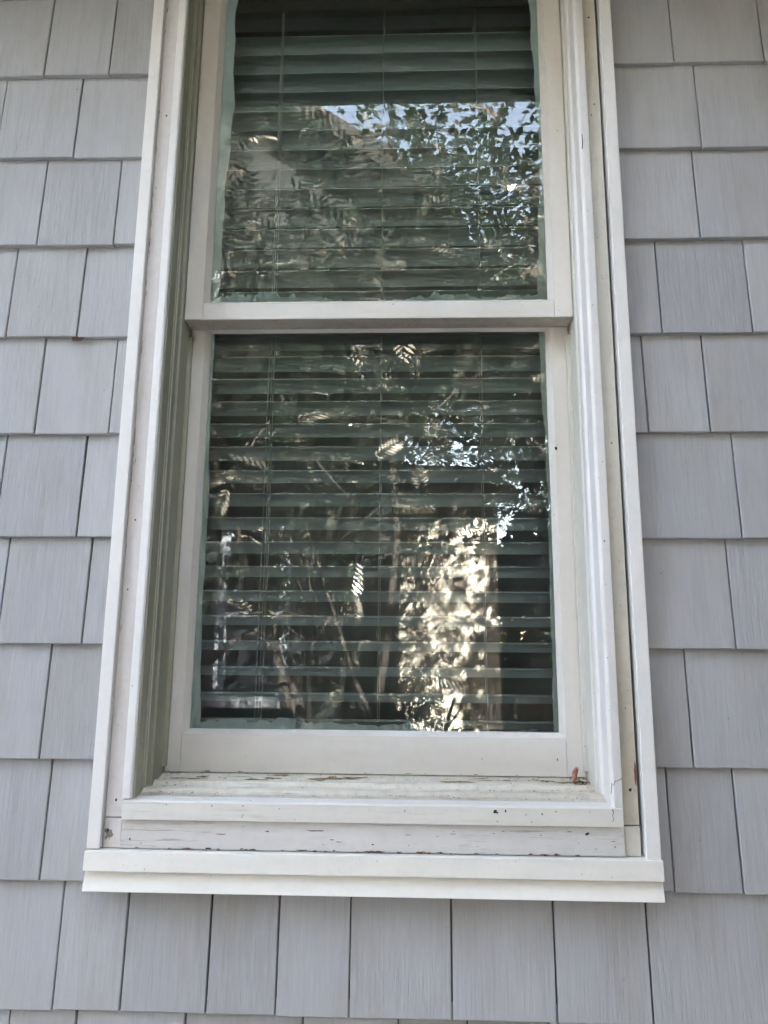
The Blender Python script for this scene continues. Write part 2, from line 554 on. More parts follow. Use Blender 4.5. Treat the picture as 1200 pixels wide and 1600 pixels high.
eave = empty('roof_eave', (0.43, -0.18, 2.92))
setp(eave, 'brown board eave above the window, its dark underside mirrored in the upper pane', 'eave')
nb = 4
for i in range(nb):
    y0 = 0.010 - (i+1)*0.345/nb; y1 = 0.010 - i*0.345/nb - 0.003
    link('soffit_board', box(WX0-0.35, WX1+0.35, y0, y1, 2.955 + 0.001*(i % 2), 2.98, 0.0015, 1), MAT['soffit'], eave)
link('fascia_board', box(WX0-0.35, WX1+0.35, -0.360, -0.338, 2.917, 3.11, 0.002, 1), MAT['fascia'], eave)
gut = prism([(-0.362, 3.10), (-0.362, 3.00), (-0.45, 3.00), (-0.475, 3.05), (-0.475, 3.10), (-0.465, 3.10), (-0.462, 3.053), (-0.444, 3.010), (-0.375, 3.010), (-0.372, 3.10)], 'x', WX0-0.35, WX1+0.35)
link('gutter', gut, MAT['fascia'], eave)

# ------------------------------------------------------------------ the room behind
rm = bmesh.new()
RX0, RX1, RY0, RY1, RZ0, RZ1 = -1.6, 2.6, 0.17, 4.0, 0.3, 2.94
for c in ((RX0-.1, RX0, RY0, RY1, RZ0, RZ1), (RX1, RX1+.1, RY0, RY1, RZ0, RZ1), (RX0-.1, RX1+.1, RY1, RY1+.1, RZ0, RZ1),
          (RX0-.1, RX1+.1, RY0, RY1+.1, RZ1, RZ1+.05), (RX0-.1, RX1+.1, RY0, RY1+.1, RZ0-.1, RZ0)):
    box_bm(rm, *c)
# inner wall face around the opening
for c in ((RX0, 0.072, 0.162, 0.182, RZ0, RZ1), (0.788, RX1, 0.162, 0.182, RZ0, RZ1), (0.072, 0.788, 0.162, 0.182, RZ0, 1.30), (0.072, 0.788, 0.162, 0.182, 2.915, RZ1)):
    box_bm(rm, *c)
setp(link('interior_walls', mesh_of(rm), MAT['room']), kind='structure')

# ------------------------------------------------------------------ the window
win = empty('window', (0.43, 0.0, 1.17))
setp(win, 'old white double hung window with peeling paint in the shingled wall', 'window')
TOP = 2.89
# outer trim
lt = link('side_trim', box(0.003, 0.0235, -0.024, 0.013, 1.2285, TOP+0.03, 0.0015), MAT['trim'], win)
rt = link('side_trim', box(0.8392, 0.8605, -0.024, 0.013, 1.2265, TOP+0.03, 0.0015), MAT['trim'], win)
link('head_trim', box(0.003, 0.8605, -0.026, 0.013, TOP+0.032, TOP+0.055, 0.0015), MAT['trim_h'], win)
bt = prism([(-0.0295, 1.2265), (0.012, 1.2285), (0.012, 1.1705), (-0.0280, 1.1695), (-0.0205, 1.1972), (-0.0225, 1.2000), (-0.0310, 1.1985)][::-1], 'x', 0.0030, 0.8610, 0.0007)
bot = link('bottom_trim', bt, MAT['trim_h'], win)
# casing boards and corner blocks
lc = link('casing_board', box(0.0245, 0.0530, -0.014, 0.045, 1.2725, TOP, 0.001), MAT['casing'], win)
rc = link('casing_board', box(0.8070, 0.8345, -0.012, 0.045, 1.2715, TOP, 0.001), MAT['casing_yellow'], win)
lb = link('corner_block', box(0.0245, 0.0520, -0.0155, 0.045, 1.2285, 1.2712, 0.0012), MAT['casing'], win)
rb = link('corner_block', box(0.8105, 0.8348, -0.013, 0.045, 1.2282, 1.2703, 0.0012), MAT['casing_yellow'], win)
link('head_casing', box(0.0245, 0.8345, -0.013, 0.045, TOP+0.002, TOP+0.03, 0.001), MAT['casing'], win)
link('gap_backing', box(0.8352, 0.8388, 0.005, 0.012, 1.2285, TOP), MAT['crack'], win)
# stops: the raised strip with a shallow moulded inner side
def stop_profile(s):
    # s=+1: left stop (opening to the right of it), mirrored about x = 0.43 for the right one
    p = [(0.0515, 0.006), (0.0515, -0.0225), (0.0645, -0.0235), (0.0695, -0.0205), (0.0700, 0.012), (0.0745, 0.0155), (0.0745, 0.030), (0.0520, 0.030)]
    return [(x if s > 0 else 0.8605-x, y) for x, y in p]
ls = link('stop', prism([(0.0515, 0.006), (0.0515, -0.0225), (0.0640, -0.0235), (0.0672, -0.0215), (0.0672, 0.006)], 'z', 1.3005, TOP, 0.0006), MAT['stop'], win)
link('stop_bead', prism([(0.0678, 0.0300), (0.0678, -0.0195), (0.0698, -0.0180), (0.0702, 0.010), (0.0716, 0.0115), (0.0725, 0.0145), (0.0745, 0.0155), (0.0745, 0.0300)], 'z', 1.3008, TOP, 0.0004), MAT['jamb_left'], win)  # inner side split off to carry the painted shade colour
rs = link('stop', prism(stop_profile(-1), 'z', 1.2975, TOP, 0.0008), MAT['stop'], win)
# jambs with tracks
for s in (1, -1):
    def X(x): return x if s > 0 else 0.8605 - x
    j = [(0.0555, 0.0305), (0.0745, 0.0305), (0.0745, 0.0335), (0.0775, 0.036), (0.0775, 0.160), (0.0555, 0.160)]
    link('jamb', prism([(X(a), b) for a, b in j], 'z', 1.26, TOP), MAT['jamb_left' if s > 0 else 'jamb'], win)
    pb = [(0.0765, 0.0795), (0.0845, 0.0795), (0.0845, 0.0875), (0.0765, 0.0875)]
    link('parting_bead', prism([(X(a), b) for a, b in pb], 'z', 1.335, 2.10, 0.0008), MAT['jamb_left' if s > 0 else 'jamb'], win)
link('head_jamb', box(0.0785, 0.782, 0.0305, 0.160, 2.872, TOP), MAT['jamb'], win)
# sill
sp = [(0.160, 1.330), (0.098, 1.330), (0.095, 1.3245), (0.054, 1.3140), (0.051, 1.3192), (0.043, 1.3178), (0.040, 1.3112), (0.024, 1.3078),
      (0.021, 1.3122), (0.013, 1.3106), (0.010, 1.3050), (-0.004, 1.3025), (-0.004, 1.262), (0.160, 1.262)]
sill = link('sill', prism(sp, 'x', 0.056, 0.804, 0.0005), MAT['sill'], win)
nose = link('sill_nose', prism([(-0.0045, 1.3022), (-0.0225, 1.2985), (-0.0245, 1.2965), (-0.0235, 1.2705), (-0.0045, 1.2705)], 'x', 0.0535, 0.8085, 0.0006), MAT['nose'], win)
apron = link('apron_board', prism([(-0.018, 1.2698), (-0.0185, 1.2290), (-0.016, 1.2280), (0.02, 1.2280), (0.02, 1.2698)], 'x', 0.0527, 0.8098, 0.0008), MAT['apron'], win)

def sash(name, label, xo0, xo1, xg0, xg1, zo0, zo1, zg0, zg1, yf, yg, bev):
    sroot = empty(name, (0.43, yf, zo0))
    sroot.location = Vector((0.43, yf, zo0)) - origin(win)
    sroot.parent = win
    sroot['label'] = label
    xf0, xf1, zf0, zf1 = xg0-bev, xg1+bev, zg0-bev*0.9, zg1+bev
    yb = yg + 0.018
    def member(nm, quads, mat):
        bm = bmesh.new()
        for q in quads: bm.faces.new([bm.verts.new(c) for c in q])
        bmesh.ops.remove_doubles(bm, verts=bm.verts, dist=1e-6)
        return link(nm, mesh_of(bm), mat, sroot)
    e = 0.0006
    def stile(a_o, a_f, a_g):
        q = [[(a_o,yf,zo0),(a_f,yf,zo0),(a_f,yf,zo1),(a_o,yf,zo1)],
             [(a_f,yf,zf0),(a_g,yg,zg0),(a_g,yg,zg1),(a_f,yf,zf1)],
             [(a_g,yg,zg0),(a_g,yb,zg0),(a_g,yb,zg1),(a_g,yg,zg1)],
             [(a_o,yf,zo0),(a_o,yb,zo0),(a_o,yb,zo1),(a_o,yf,zo1)],
             [(a_o,yb,zo0),(a_g,yb,zo0),(a_g,yb,zo1),(a_o,yb,zo1)],
             [(a_f,yf,zo0),(a_f,yf+.004,zo0),(a_f,yf+.004,zf0),(a_f,yf,zf0)],
             [(a_o,yf,zo0),(a_f,yf,zo0),(a_g,yb,zo0),(a_o,yb,zo0)]]
        member('stile', q, MAT['sash'])
    stile(xo0, xf0, xg0); stile(xo1, xf1, xg1)
    def rail(z_o, z_f, z_g, top):
        y1 = yf + e
        q = [[(xf0+e,y1,z_o),(xf1-e,y1,z_o),(xf1-e,y1,z_f),(xf0+e,y1,z_f)],
             [(xf0+e,y1,z_f),(xf1-e,y1,z_f),(xg1,yg,z_g),(xg0,yg,z_g)],
             [(xg0,yg,z_g),(xg1,yg,z_g),(xg1,yb,z_g),(xg0,yb,z_g)],
             [(xf0+e,y1,z_o),(xf1-e,y1,z_o),(xf1-e,yb-e,z_o),(xf0+e,yb-e,z_o)],
             [(xf0+e,yb-e,z_o),(xf1-e,yb-e,z_o),(xf1-e,yb-e,z_g),(xf0+e,yb-e,z_g)]]
        return member('rail', q, MAT['sash_h'])
    rl = rail(zo0, zf0, zg0, False)
    rail(zo1, zf1, zg1, True)
    pane = link('pane', box(xg0-0.004, xg1+0.004, yg+0.0012, yg+0.0042, zg0-0.004, zg1+0.004), MAT['glass'], sroot)
    return sroot, rl, pane

def single_sheet(pane):
    """the glass is one sheet: keep only its outer face so that it mirrors once"""
    me = pane.data
    bm = bmesh.new(); bm.from_mesh(me)
    ymin = min(v.co.y for v in bm.verts)
    dele = [f for f in bm.faces if any(v.co.y > ymin + 1e-4 for v in f.verts)]
    bmesh.ops.delete(bm, geom=dele, context='FACES')
    bm.to_mesh(me); bm.free()

up_s, up_rail, up_pane = sash('upper_sash', 'upper sash set forward of the lower one', 0.079, 0.7815, 0.120, 0.7405, 2.1185, 2.87, 2.1580, 2.845, 0.0445, 0.0575, 0.009)
lo_s, lo_rail, lo_pane = sash('lower_sash', 'lower sash set back behind the upper one', 0.0795, 0.781, 0.1140, 0.7415, 1.3255, 2.158, 1.3945, 2.1165, 0.0895, 0.1025, 0.009)
single_sheet(up_pane); single_sheet(lo_pane)
link('meeting_rail', box(0.080, 0.7805, 0.0468, 0.0885, 2.1178, 2.140, 0.0008), MAT['meeting'], up_s)

# sloppy paint left on the edges of the glass
def smear(side, x0, x1, z0, z1, y, width, seed, jag, mat, parent):
    rr = random.Random(seed)
    n = 150
    ph = [rr.random()*6.28 for _ in range(6)]
    V, F = [], []
    walk = 0.0
    for i in range(n+1):
        t = i/n
        walk = walk*0.82 + (rr.random()-0.5)*jag
        w = 1.2*width(t)*(1 + 0.12*math.sin(4*t*3.1+ph[0]) + 0.07*math.sin(11*t*3.1+ph[1])) + walk + (rr.random()-0.5)*jag*0.6
        w = max(w, 0.0004)
        if side == 'l': a, b = (x0, z0+(z1-z0)*t), (x0+w, z0+(z1-z0)*t)
        elif side == 'r': a, b = (x1, z0+(z1-z0)*t), (x1-w, z0+(z1-z0)*t)
        else: a, b = (x0+(x1-x0)*t, z0), (x0+(x1-x0)*t, z0+w)
        V += [(a[0], y, a[1]), (b[0], y, b[1])]
        if i: F.append((2*i-2, 2*i, 2*i+1, 2*i-1))
    return link('paint_smear', np_mesh(V, F), mat, parent)
YU, YL = 0.0575+0.0032, 0.1025+0.0032
smear('l', 0.117, 0.74, 2.157, 2.847, YU, lambda t: 0.0125+0.006*math.sin(t*2.6)+0.003*t, 1, 0.0010, MAT['smear'], up_s)
smear('r', 0.117, 0.7435, 2.157, 2.847, YU+.0002, lambda t: 0.017-0.020*t*(1-t)*2 + 0.003*t, 2, 0.0011, MAT['smear'], up_s)
smear('b', 0.117, 0.7435, 2.155, 2.2, YU+.0004, lambda t: 0.010+0.008*math.sin(t*9.0+.4)*math.sin(t*3.1), 3, 0.0075, MAT['smear2'], up_s)
smear('l', 0.1135, 0.74, 1.393, 2.118, YL, lambda t: 0.0130-0.0095*t, 4, 0.0009, MAT['smear'], lo_s)
smear('r', 0.1135, 0.7445, 1.393, 2.118, YL+.0002, lambda t: 0.0115-0.012*t*(1-t)*1.5, 5, 0.0010, MAT['smear'], lo_s)
smear('b', 0.1135, 0.7445, 1.391, 1.45, YL+.0004, lambda t: 0.0135 - 0.009*max(0, t-0.35) - (0.006 if t > 0.62 else 0), 6, 0.0045, MAT['smear2'], lo_s)

# chips, cracks, holes and dirt
def chip(parent, cx, cz, rx, rz, y, seed, mat='chip', n=18, rough=0.5):
    link('paint_chip', blob_poly(cx, cz, rx, rz, y, seed, n, rough), MAT[mat], parent)
def crack(parent, pts, w, y):
    link('crack', ribbon(pts, w, y), MAT['crack'], parent)
chip(lb, 0.0335, 1.2475, 0.0085, 0.0125, -0.0160, 3, 'chip', 14, 0.75)
chip(lb, 0.0315, 1.2540, 0.0035, 0.0060, -0.0163, 5, 'crack', 10, 0.7)
for i in range(9):
    chip(apron, [0.245, 0.30, 0.43, 0.445, 0.475, 0.505, 0.52, 0.62, 0.74][i], 1.2298, [0.004, 0.003, 0.010, 0.016, 0.006, 0.008, 0.005, 0.004, 0.006][i], [0.0014, 0.001, 0.0026, 0.002, 0.0018, 0.0022, 0.0014, 0.001, 0.0012][i], -0.0190, 30+i, 'rust', 12, 0.6)
rw = random.Random(99)
for i in range(26):
    chip(apron, rw.uniform(0.07, 0.80), 1.2296 + rw.uniform(-0.0004, 0.0012), rw.uniform(0.002, 0.011), rw.uniform(0.0007, 0.0022), -0.0191, 200+i, rw.choice(('rust', 'chip', 'crack')), 12, 0.7)
for i in range(22):
    chip(apron, rw.uniform(0.07, 0.80), rw.uniform(1.233, 1.267), rw.uniform(0.001, 0.007), rw.uniform(0.0004, 0.0012), -0.0188, 240+i, rw.choice(('chip', 'chip', 'crack')), 10, 0.7)
for i in range(16):
    chip(nose, rw.uniform(0.07, 0.80), rw.uniform(1.273, 1.295), rw.uniform(0.0006, 0.0022), rw.uniform(0.0006, 0.0020), -0.0247, 280+i, rw.choice(('chip', 'crack')), 10, 0.7)
for i in range(14):
    chip(bot, rw.uniform(0.02, 0.84), rw.uniform(1.203, 1.224), rw.uniform(0.0004, 0.0012), rw.uniform(0.0004, 0.0012), -0.0316, 310+i, 'chip', 9, 0.6)
for i in range(16):
    chip(rc, rw.uniform(0.812, 0.833), rw.uniform(1.29, 2.85), rw.uniform(0.0004, 0.0012), rw.uniform(0.0006, 0.0035), -0.0124, 330+i, rw.choice(('chip', 'crack')), 9, 0.6)
for i in range(12):
    chip(rs, rw.uniform(0.794, 0.807), rw.uniform(1.31, 2.85), rw.uniform(0.0004, 0.0010), rw.uniform(0.0006, 0.0022), -0.0243, 350+i, 'chip', 9, 0.6)
for i in range(22):
    chip(lc, 0.0258 + abs(rw.gauss(0, 0.0006)), rw.uniform(1.30, 2.85), rw.uniform(0.0004, 0.0009), rw.uniform(0.003, 0.022), -0.01445, 370+i, rw.choice(('chip', 'crack')), 12, 0.6)
for i in range(9):
    chip(lo_rail, rw.uniform(0.13, 0.73), rw.choice((1.3270, 1.3272, rw.uniform(1.33, 1.385))), rw.uniform(0.001, 0.009), rw.uniform(0.0005, 0.0011), 0.0896, 400+i, 'crack', 12, 0.7)
# dirt runs lying along the back of the sill
for i in range(26):
    cx, cy = rw.uniform(0.09, 0.77), rw.uniform(0.062, 0.089)
    me = blob_poly(0, 0, rw.uniform(0.006, 0.040), rw.uniform(0.0015, 0.007), 0, 430+i, 22, 0.7)
    me.transform(Matrix.Rotation(R(-90), 4, 'X'))
    me.transform(Matrix.Rotation(math.atan(0.244), 4, 'X'))
    me.transform(Matrix.Translation((cx, cy, 1.3140 + (cy-0.054)*0.2561 + 0.0005)))
    link('dirt_stain', me, MAT['dirt'], sill)
chip(apron, 0.205, 1.2510, 0.010, 0.0012, -0.0188, 41); chip(apron, 0.35, 1.2580, 0.016, 0.0012, -0.0186, 42); chip(apron, 0.755, 1.2600, 0.006, 0.003, -0.0186, 43, 'crack', 12, 0.85)
chip(nose, 0.620, 1.2895, 0.0045, 0.0042, -0.0246, 44, 'crack', 14, 0.85)
chip(nose, 0.634, 1.2910, 0.0015, 0.0022, -0.0246, 45, 'crack')
chip(lo_rail, 0.765 - 0.03, 1.352, 0.001, 0.003, 0.0896, 47, 'crack')
for (p, x, z, y, r) in ((lc, 0.040, 2.495, -0.0144, .0022), (lc, 0.0375, 1.735, -0.0144, .0016), (lc, 0.0335, 1.62, -0.0144, .0016), (lc, 0.040, 1.297, -0.0144, .002),
                        (rc, 0.824, 2.505, -0.0124, .0018), (rc, 0.822, 2.69, -0.0124, .0022), (rc, 0.823, 1.866, -0.0124, .0016), (rc, 0.8235, 1.322, -0.0124, .0026),
                        (apron, 0.067, 1.242, -0.0189, .0016), (apron, 0.795, 1.2420, -0.0189, .0013), (rs, 0.80, 1.70, -0.0240, .0014)):
    chip(p, x, z, r, r*1.2, y, int(x*1e4+z*1e3), 'crack', 10, 0.4)
chip(rc, 0.8325, 1.345, 0.003, 0.022, -0.0124, 51, 'rust', 16, 0.4)
for i in range(10):
    z = random.uniform(1.5, 2.8); chip(lc, 0.0268 + 0.004*random.random()*(i % 2), z, 0.0009, random.uniform(0.004, 0.016), -0.0144, 60+i, 'chip', 12, 0.6)
chip(lc, 0.0320, 2.79, 0.0022, 0.030, -0.0144, 75, 'chip'); chip(lc, 0.0495, 2.66, 0.0012, 0.026, -0.0144, 76, 'chip')
# cracked caulk at the lower right corner of the stop
crack(rs, [(0.7915, 1.318), (0.7935, 1.333), (0.796, 1.330), (0.7985, 1.336), (0.803, 1.3365), (0.8085, 1.340)], 0.0012, -0.0242)
crack(nose, [(0.7925, 1.296), (0.7935, 1.2915), (0.792, 1.287), (0.7935, 1.283), (0.7920, 1.279)], 0.0016, -0.0248)
crack(rs, [(0.7955, 2.405), (0.7965, 2.42), (0.796, 2.435)], 0.0016, -0.0242)
chip(up_s, 0.757, 2.13, 0.001, 0.001, 0.0440, 80, 'crack')
chip(lo_s, 0.7515, 1.886, 0.0035, 0.006, 0.0892, 81, 'crack', 12, 0.7)
# loose dirt lying on the sill
V, F = [], []
for i in range(430):
    x = random.uniform(0.085, 0.775)
    if i % 3 == 0: x = random.choice((random.uniform(0.083, 0.12), random.uniform(0.70, 0.775)))
    y = random.choice((random.uniform(0.055, 0.092), random.uniform(0.055, 0.092), random.uniform(0.024, 0.037), random.uniform(-0.002, 0.008)))
    z = 1.3025 + (y+0.004)*0.222 + 0.0006
    r = 0.0004 + 0.0019*random.random()**2; a = random.random()*6.28; k = random.uniform(1, 2.6)
    b = len(V)
    ca, sa = math.cos(a)*r*k, math.sin(a)*r*k
    V += [(x+ca, y+sa*.6, z), (x-sa*.4/k, y+ca*.4/k, z+r*.6), (x-ca, y-sa*.6, z), (x+sa*.4/k, y-ca*.4/k, z+r*.5), (x, y, z+r*.9)]
    F += [(b, b+1, b+4), (b+1, b+2, b+4), (b+2, b+3, b+4), (b+3, b, b+4)]
o = link('sill_dirt', np_mesh(V, F), plain('dark_crumbs', (0.07, 0.06, 0.03), 0.9, 0.5, 200, 0.1))
setp(o, 'dark crumbs of dirt and moss scattered along the window sill', 'dirt', kind='stuff')
# clump of old leaf litter in the right corner of the sill
V, F = [], []
for i in range(46):
    x = 0.764 + random.gauss(0, 0.007); y = 0.062 + random.gauss(0, 0.010); z = 1.318 + (y-.06)*.2 + abs(random.gauss(0, .0025))
    r = random.uniform(.001, .003); a = random.random()*6.28; b = len(V)
    V += [(x+r*math.cos(a), y+r*math.sin(a), z), (x+r*.4*math.cos(a+2), y+r*.4*math.sin(a+2), z+r*.7), (x+r*math.cos(a+3.4), y+r*math.sin(a+3.4), z+r*.2), (x, y, z+r*1.1)]
    F += [(b, b+1, b+3), (b+1, b+2, b+3), (b+2, b, b+3)]
o = link('leaf_litter', np_mesh(V, F), plain('brown_leaf_litter', (0.10, 0.06, 0.035), 0.9, 0.5, 150, 0.1))
setp(o, 'brown clump of leaf litter beside the dead leaf on the sill', 'litter', kind='stuff')
# curled dead leaf in the right corner of the sill
V, F = [], []
n = 7
for i in range(n):
    t = i/(n-1)
    w = 0.0075*math.sin(math.pi*(0.12+0.80*t))*(0.8+0.4*random.random())
    for j, s in enumerate((-1, -0.4, 0.4, 1)):
        V.append((0.757 + w*s*0.75 + 0.004*t, 0.070 - 0.010*t + 0.006*abs(s)*math.sin(t*3), 1.3205 + 0.021*t + 0.004*s*s))
for i in range(n-1):
    for j in range(3): F.append((i*4+j, i*4+j+1, i*4+j+5, i*4+j+4))
o = link('dead_leaf', np_mesh(V, F, True), plain('pinkish_dead_leaf', (0.42, 0.21, 0.15), 0.7, 0.35, 160, 0.2))
setp(o, 'small curled pinkish brown dead leaf in the right corner of the sill', 'leaf')

# ------------------------------------------------------------------ the blind
blind = empty('window_blind', (0.43, 0.17, 1.36))
setp(blind, 'white horizontal slatted blind hanging behind the window panes', 'blind')
def slat_mesh(x0, x1):
    # cross-section: slightly crowned strip, front edge raised; thickness 2.6 mm
    prof_t, prof_b = [], []
    W, T = 0.043, 0.0026
    a = R(-19)
    for i in range(9):
        s = i/8
        y = s*W; c = 0.0065*math.sin(math.pi*s)
        for lst, off in ((prof_t, T/2), (prof_b, -T/2)):
            lst.append((y*math.cos(a) - (c+off)*math.sin(a), y*math.sin(a) + (c+off)*math.cos(a)))
    prof = prof_b + prof_t[::-1]
    return prism(prof, 'x', x0, x1)
base_slat = slat_mesh(0.098, 0.764)
base_slat.transform(Matrix.Translation((-0.431, 0, 0)))
base_slat.materials.append(MAT['slat'])
nsl = 32
for i in range(nsl):
    o = bpy.data.objects.new('slat', base_slat)
    col.objects.link(o); o.parent = blind
    o.location = Vector((0.431 + random.uniform(-.001, .001), 0.150 + random.uniform(-.0008, .0008), 1.4065 + 0.0455*i)) - origin(blind)
    o.rotation_euler = (random.gauss(0, 0.012), random.gauss(0, 0.0009), random.gauss(0, 0.0012))
link('bottom_rail', box(0.098, 0.764, 0.155, 0.190, 1.352, 1.372, 0.003), MAT['slat'], blind)
link('head_rail', box(0.092, 0.770, 0.140, 0.195, 2.872, 2.912, 0.002), MAT['slat'], blind)
for cx, extra in ((0.2165, 2), (0.4335, 0), (0.6265, 0)):
    V, F = [], []
    for yy in (0.1465, 0.1935):
        tube_into(V, F, [(cx + 0.002*(yy > .17), yy, 1.36), (cx + 0.0006, yy, 2.1), (cx, yy, 2.875)], [0.0007]*3, 5)
    link('ladder_cord', np_mesh(V, F, True), MAT['cord'], blind)
for k, dx in enumerate((0.0065, 0.0125)):
    V, F = [], []
    tube_into(V, F, [(0.2165 + dx, 0.1445, 1.40), (0.2165 + dx + 0.001, 0.1445, 1.75), (0.2165 + dx*0.75, 0.1445, 2.25), (0.2165 + dx*.3, 0.1455, 2.875)], [0.0006]*4, 5)
    link('pull_cord', np_mesh(V, F, True), MAT['cord'], blind)

# ------------------------------------------------------------------ the neighbouring house, seen mirrored in the panes
MAT['dark_siding'] = plain('dark_brown_siding', (0.016, 0.019, 0.020), 0.7, 0.2, 5, 0.2)
MAT['cream'] = plain('cream_stucco', (0.80, 0.75, 0.66), 0.85, 0.06, 12, 0.15, 0.002)
MAT['ntrim'] = plain('pale_house_trim', (0.28, 0.30, 0.35), 0.5, 0.08, 5, 0.3)
MAT['nglass'] = plain('dark_far_glass', (0.02, 0.022, 0.026), 0.08, 0.2, 3, 0.6)
nh = empty('neighbour_house', (-4.0, -5.0, 0.0))
setp(nh, 'dark gabled house with a cream wing, mirrored in the window glass', 'house')
NY = -5.0
XR, XLf, ZE = 0.36, -3.2, 5.75
ridge = ((XR+XLf)/2, ZE + 0.71*(XR-XLf)/2)
link('wall', prism([(XLf, 0), (XR, 0), (XR, ZE), ridge, (XLf, ZE)], 'y', NY, -12.0), MAT['dark_siding'], nh)
# lapped boards on the gable wall
for i in range(38):
    z = 0.05 + i*0.16
    if z > ZE: break
    link('siding_board', prism([(NY-0.001, z), (NY+0.022, z), (NY+0.006, z+0.168), (NY-0.001, z+0.168)], 'x', XLf+0.02, XR-0.02), MAT['dark_siding'], nh)
ov = 0.42
def slope_prism(x0, z0, x1, z1, t, ya, yb):
    return prism([(x0, z0), (x1, z1), (x1, z1+t), (x0, z0+t)], 'y', ya, yb)
link('roof', prism([(XR+ov, ZE-0.71*ov), (ridge[0], ridge[1]+0.02), (XLf-ov, ZE-0.71*ov), (XLf-ov, ZE-0.71*ov+.2), (ridge[0], ridge[1]+0.24), (XR+ov, ZE-0.71*ov+.2)], 'y', NY+0.38, -12.3), MAT['roof'], nh)
link('bargeboard', prism([(XR+ov, ZE-0.71*ov-.02), (ridge[0], ridge[1]), (XLf-ov, ZE-0.71*ov-.02), (XLf-ov, ZE-0.71*ov+.07), (ridge[0], ridge[1]+0.10), (XR+ov, ZE-0.71*ov+.07)], 'y', NY+0.40, NY+0.382), MAT['roof'], nh)
def nwindow(x0, x1, z0, z1, y):
    f = bmesh.new()
    w = 0.09
    for c in ((x0-w, x0, y, y+.06, z0-w, z1+w), (x1, x1+w, y, y+.06, z0-w, z1+w), (x0, x1, y, y+.06, z1, z1+w), (x0-w-.04, x1+w+.04, y+.061, y+.12, z0-w-.02, z0-.02),
              (x0, x1, y+.012, y+.05, (z0+z1)/2-.025, (z0+z1)/2+.025)):
        box_bm(f, *c)
    fr = link('window', mesh_of(f), MAT['ntrim'], nh)
    link('window_pane', box(x0, x1, y+.012, y+.02, z0, z1), MAT['nglass'], fr)
nwindow(-1.05, -0.62, 1.25, 2.55, NY+0.022)
nwindow(-2.6, -1.9, 1.25, 2.55, NY+0.022)
nwindow(-2.2, -1.3, 3.8, 4.9, NY+0.022)
WY = -6.6
link('wing_wall', box(XR+0.005, 1.42, -12.0, WY, 0, 3.2), MAT['cream'], nh)
link('wing_roof', prism([(WY+0.2, 3.17), (-9.2, 4.2), (-12.2, 3.17), (-12.2, 3.28), (-9.2, 4.32), (WY+0.2, 3.28)], 'x', XR+0.006, 1.62), MAT['roof'], nh)

# ------------------------------------------------------------------ trees and shrubs beyond
def frond_template(pairs=9, L=0.24):
    V, F = [], []
    for i in range(pairs):
        t = (i+0.6)/pairs
        x = t*L
        ll = 0.085*math.sin(math.pi*(0.18+0.74*t))
        for s in (-1, 1):
            dx, dy = ll*0.55, s*ll*0.83
            w = 0.0085
            dz = -0.010*ll/0.08 - 0.02*t*t
            b = len(V)
            V += [(x, 0, -0.03*t*t), (x+dx*.5-w*.8, dy*.5+s*w*.55, dz*.5-0.03*t*t), (x+dx, dy, dz-0.03*t*t), (x+dx*.5+w*.8, dy*.5-s*w*.55, dz*.5-0.03*t*t)]
            F.append((b, b+1, b+2, b+3) if s > 0 else (b, b+3, b+2, b+1))
    return np.array(V), np.array(F)

def leaf_template(L=0.07, W=0.034):
    V = np.array([(0, 0, 0), (L*.45, W*.5, 0.006), (L, 0, -0.006), (L*.45, -W*.5, 0.006)])
    return V, np.array([(0, 1, 2, 3)])

def scatter(tpl, pos, direc, scale, roll):
    """place the template at pos with its x axis along direc"""
    V0, F0 = tpl
    d = direc/np.linalg.norm(direc, axis=1, keepdims=True)
    up_ = np.tile(np.array([0.0, 0.0, 1.0]), (len(d), 1))
    s = np.cross(up_, d); s /= np.maximum(np.linalg.norm(s, axis=1, keepdims=True), 1e-6)
    u = np.cross(d, s)
    c, sn = np.cos(roll)[:, None], np.sin(roll)[:, None]
    s2, u2_ = s*c + u*sn, -s*sn + u*c
    P = pos[:, None, :] + scale[:, None, None]*(V0[None, :, 0:1]*d[:, None] + V0[None, :, 1:2]*s2[:, None] + V0[None, :, 2:3]*u2_[:, None])
    F = F0[None] + (np.arange(len(pos))*len(V0))[:, None, None]
    return P.reshape(-1, 3), F.reshape(-1, F0.shape[1])

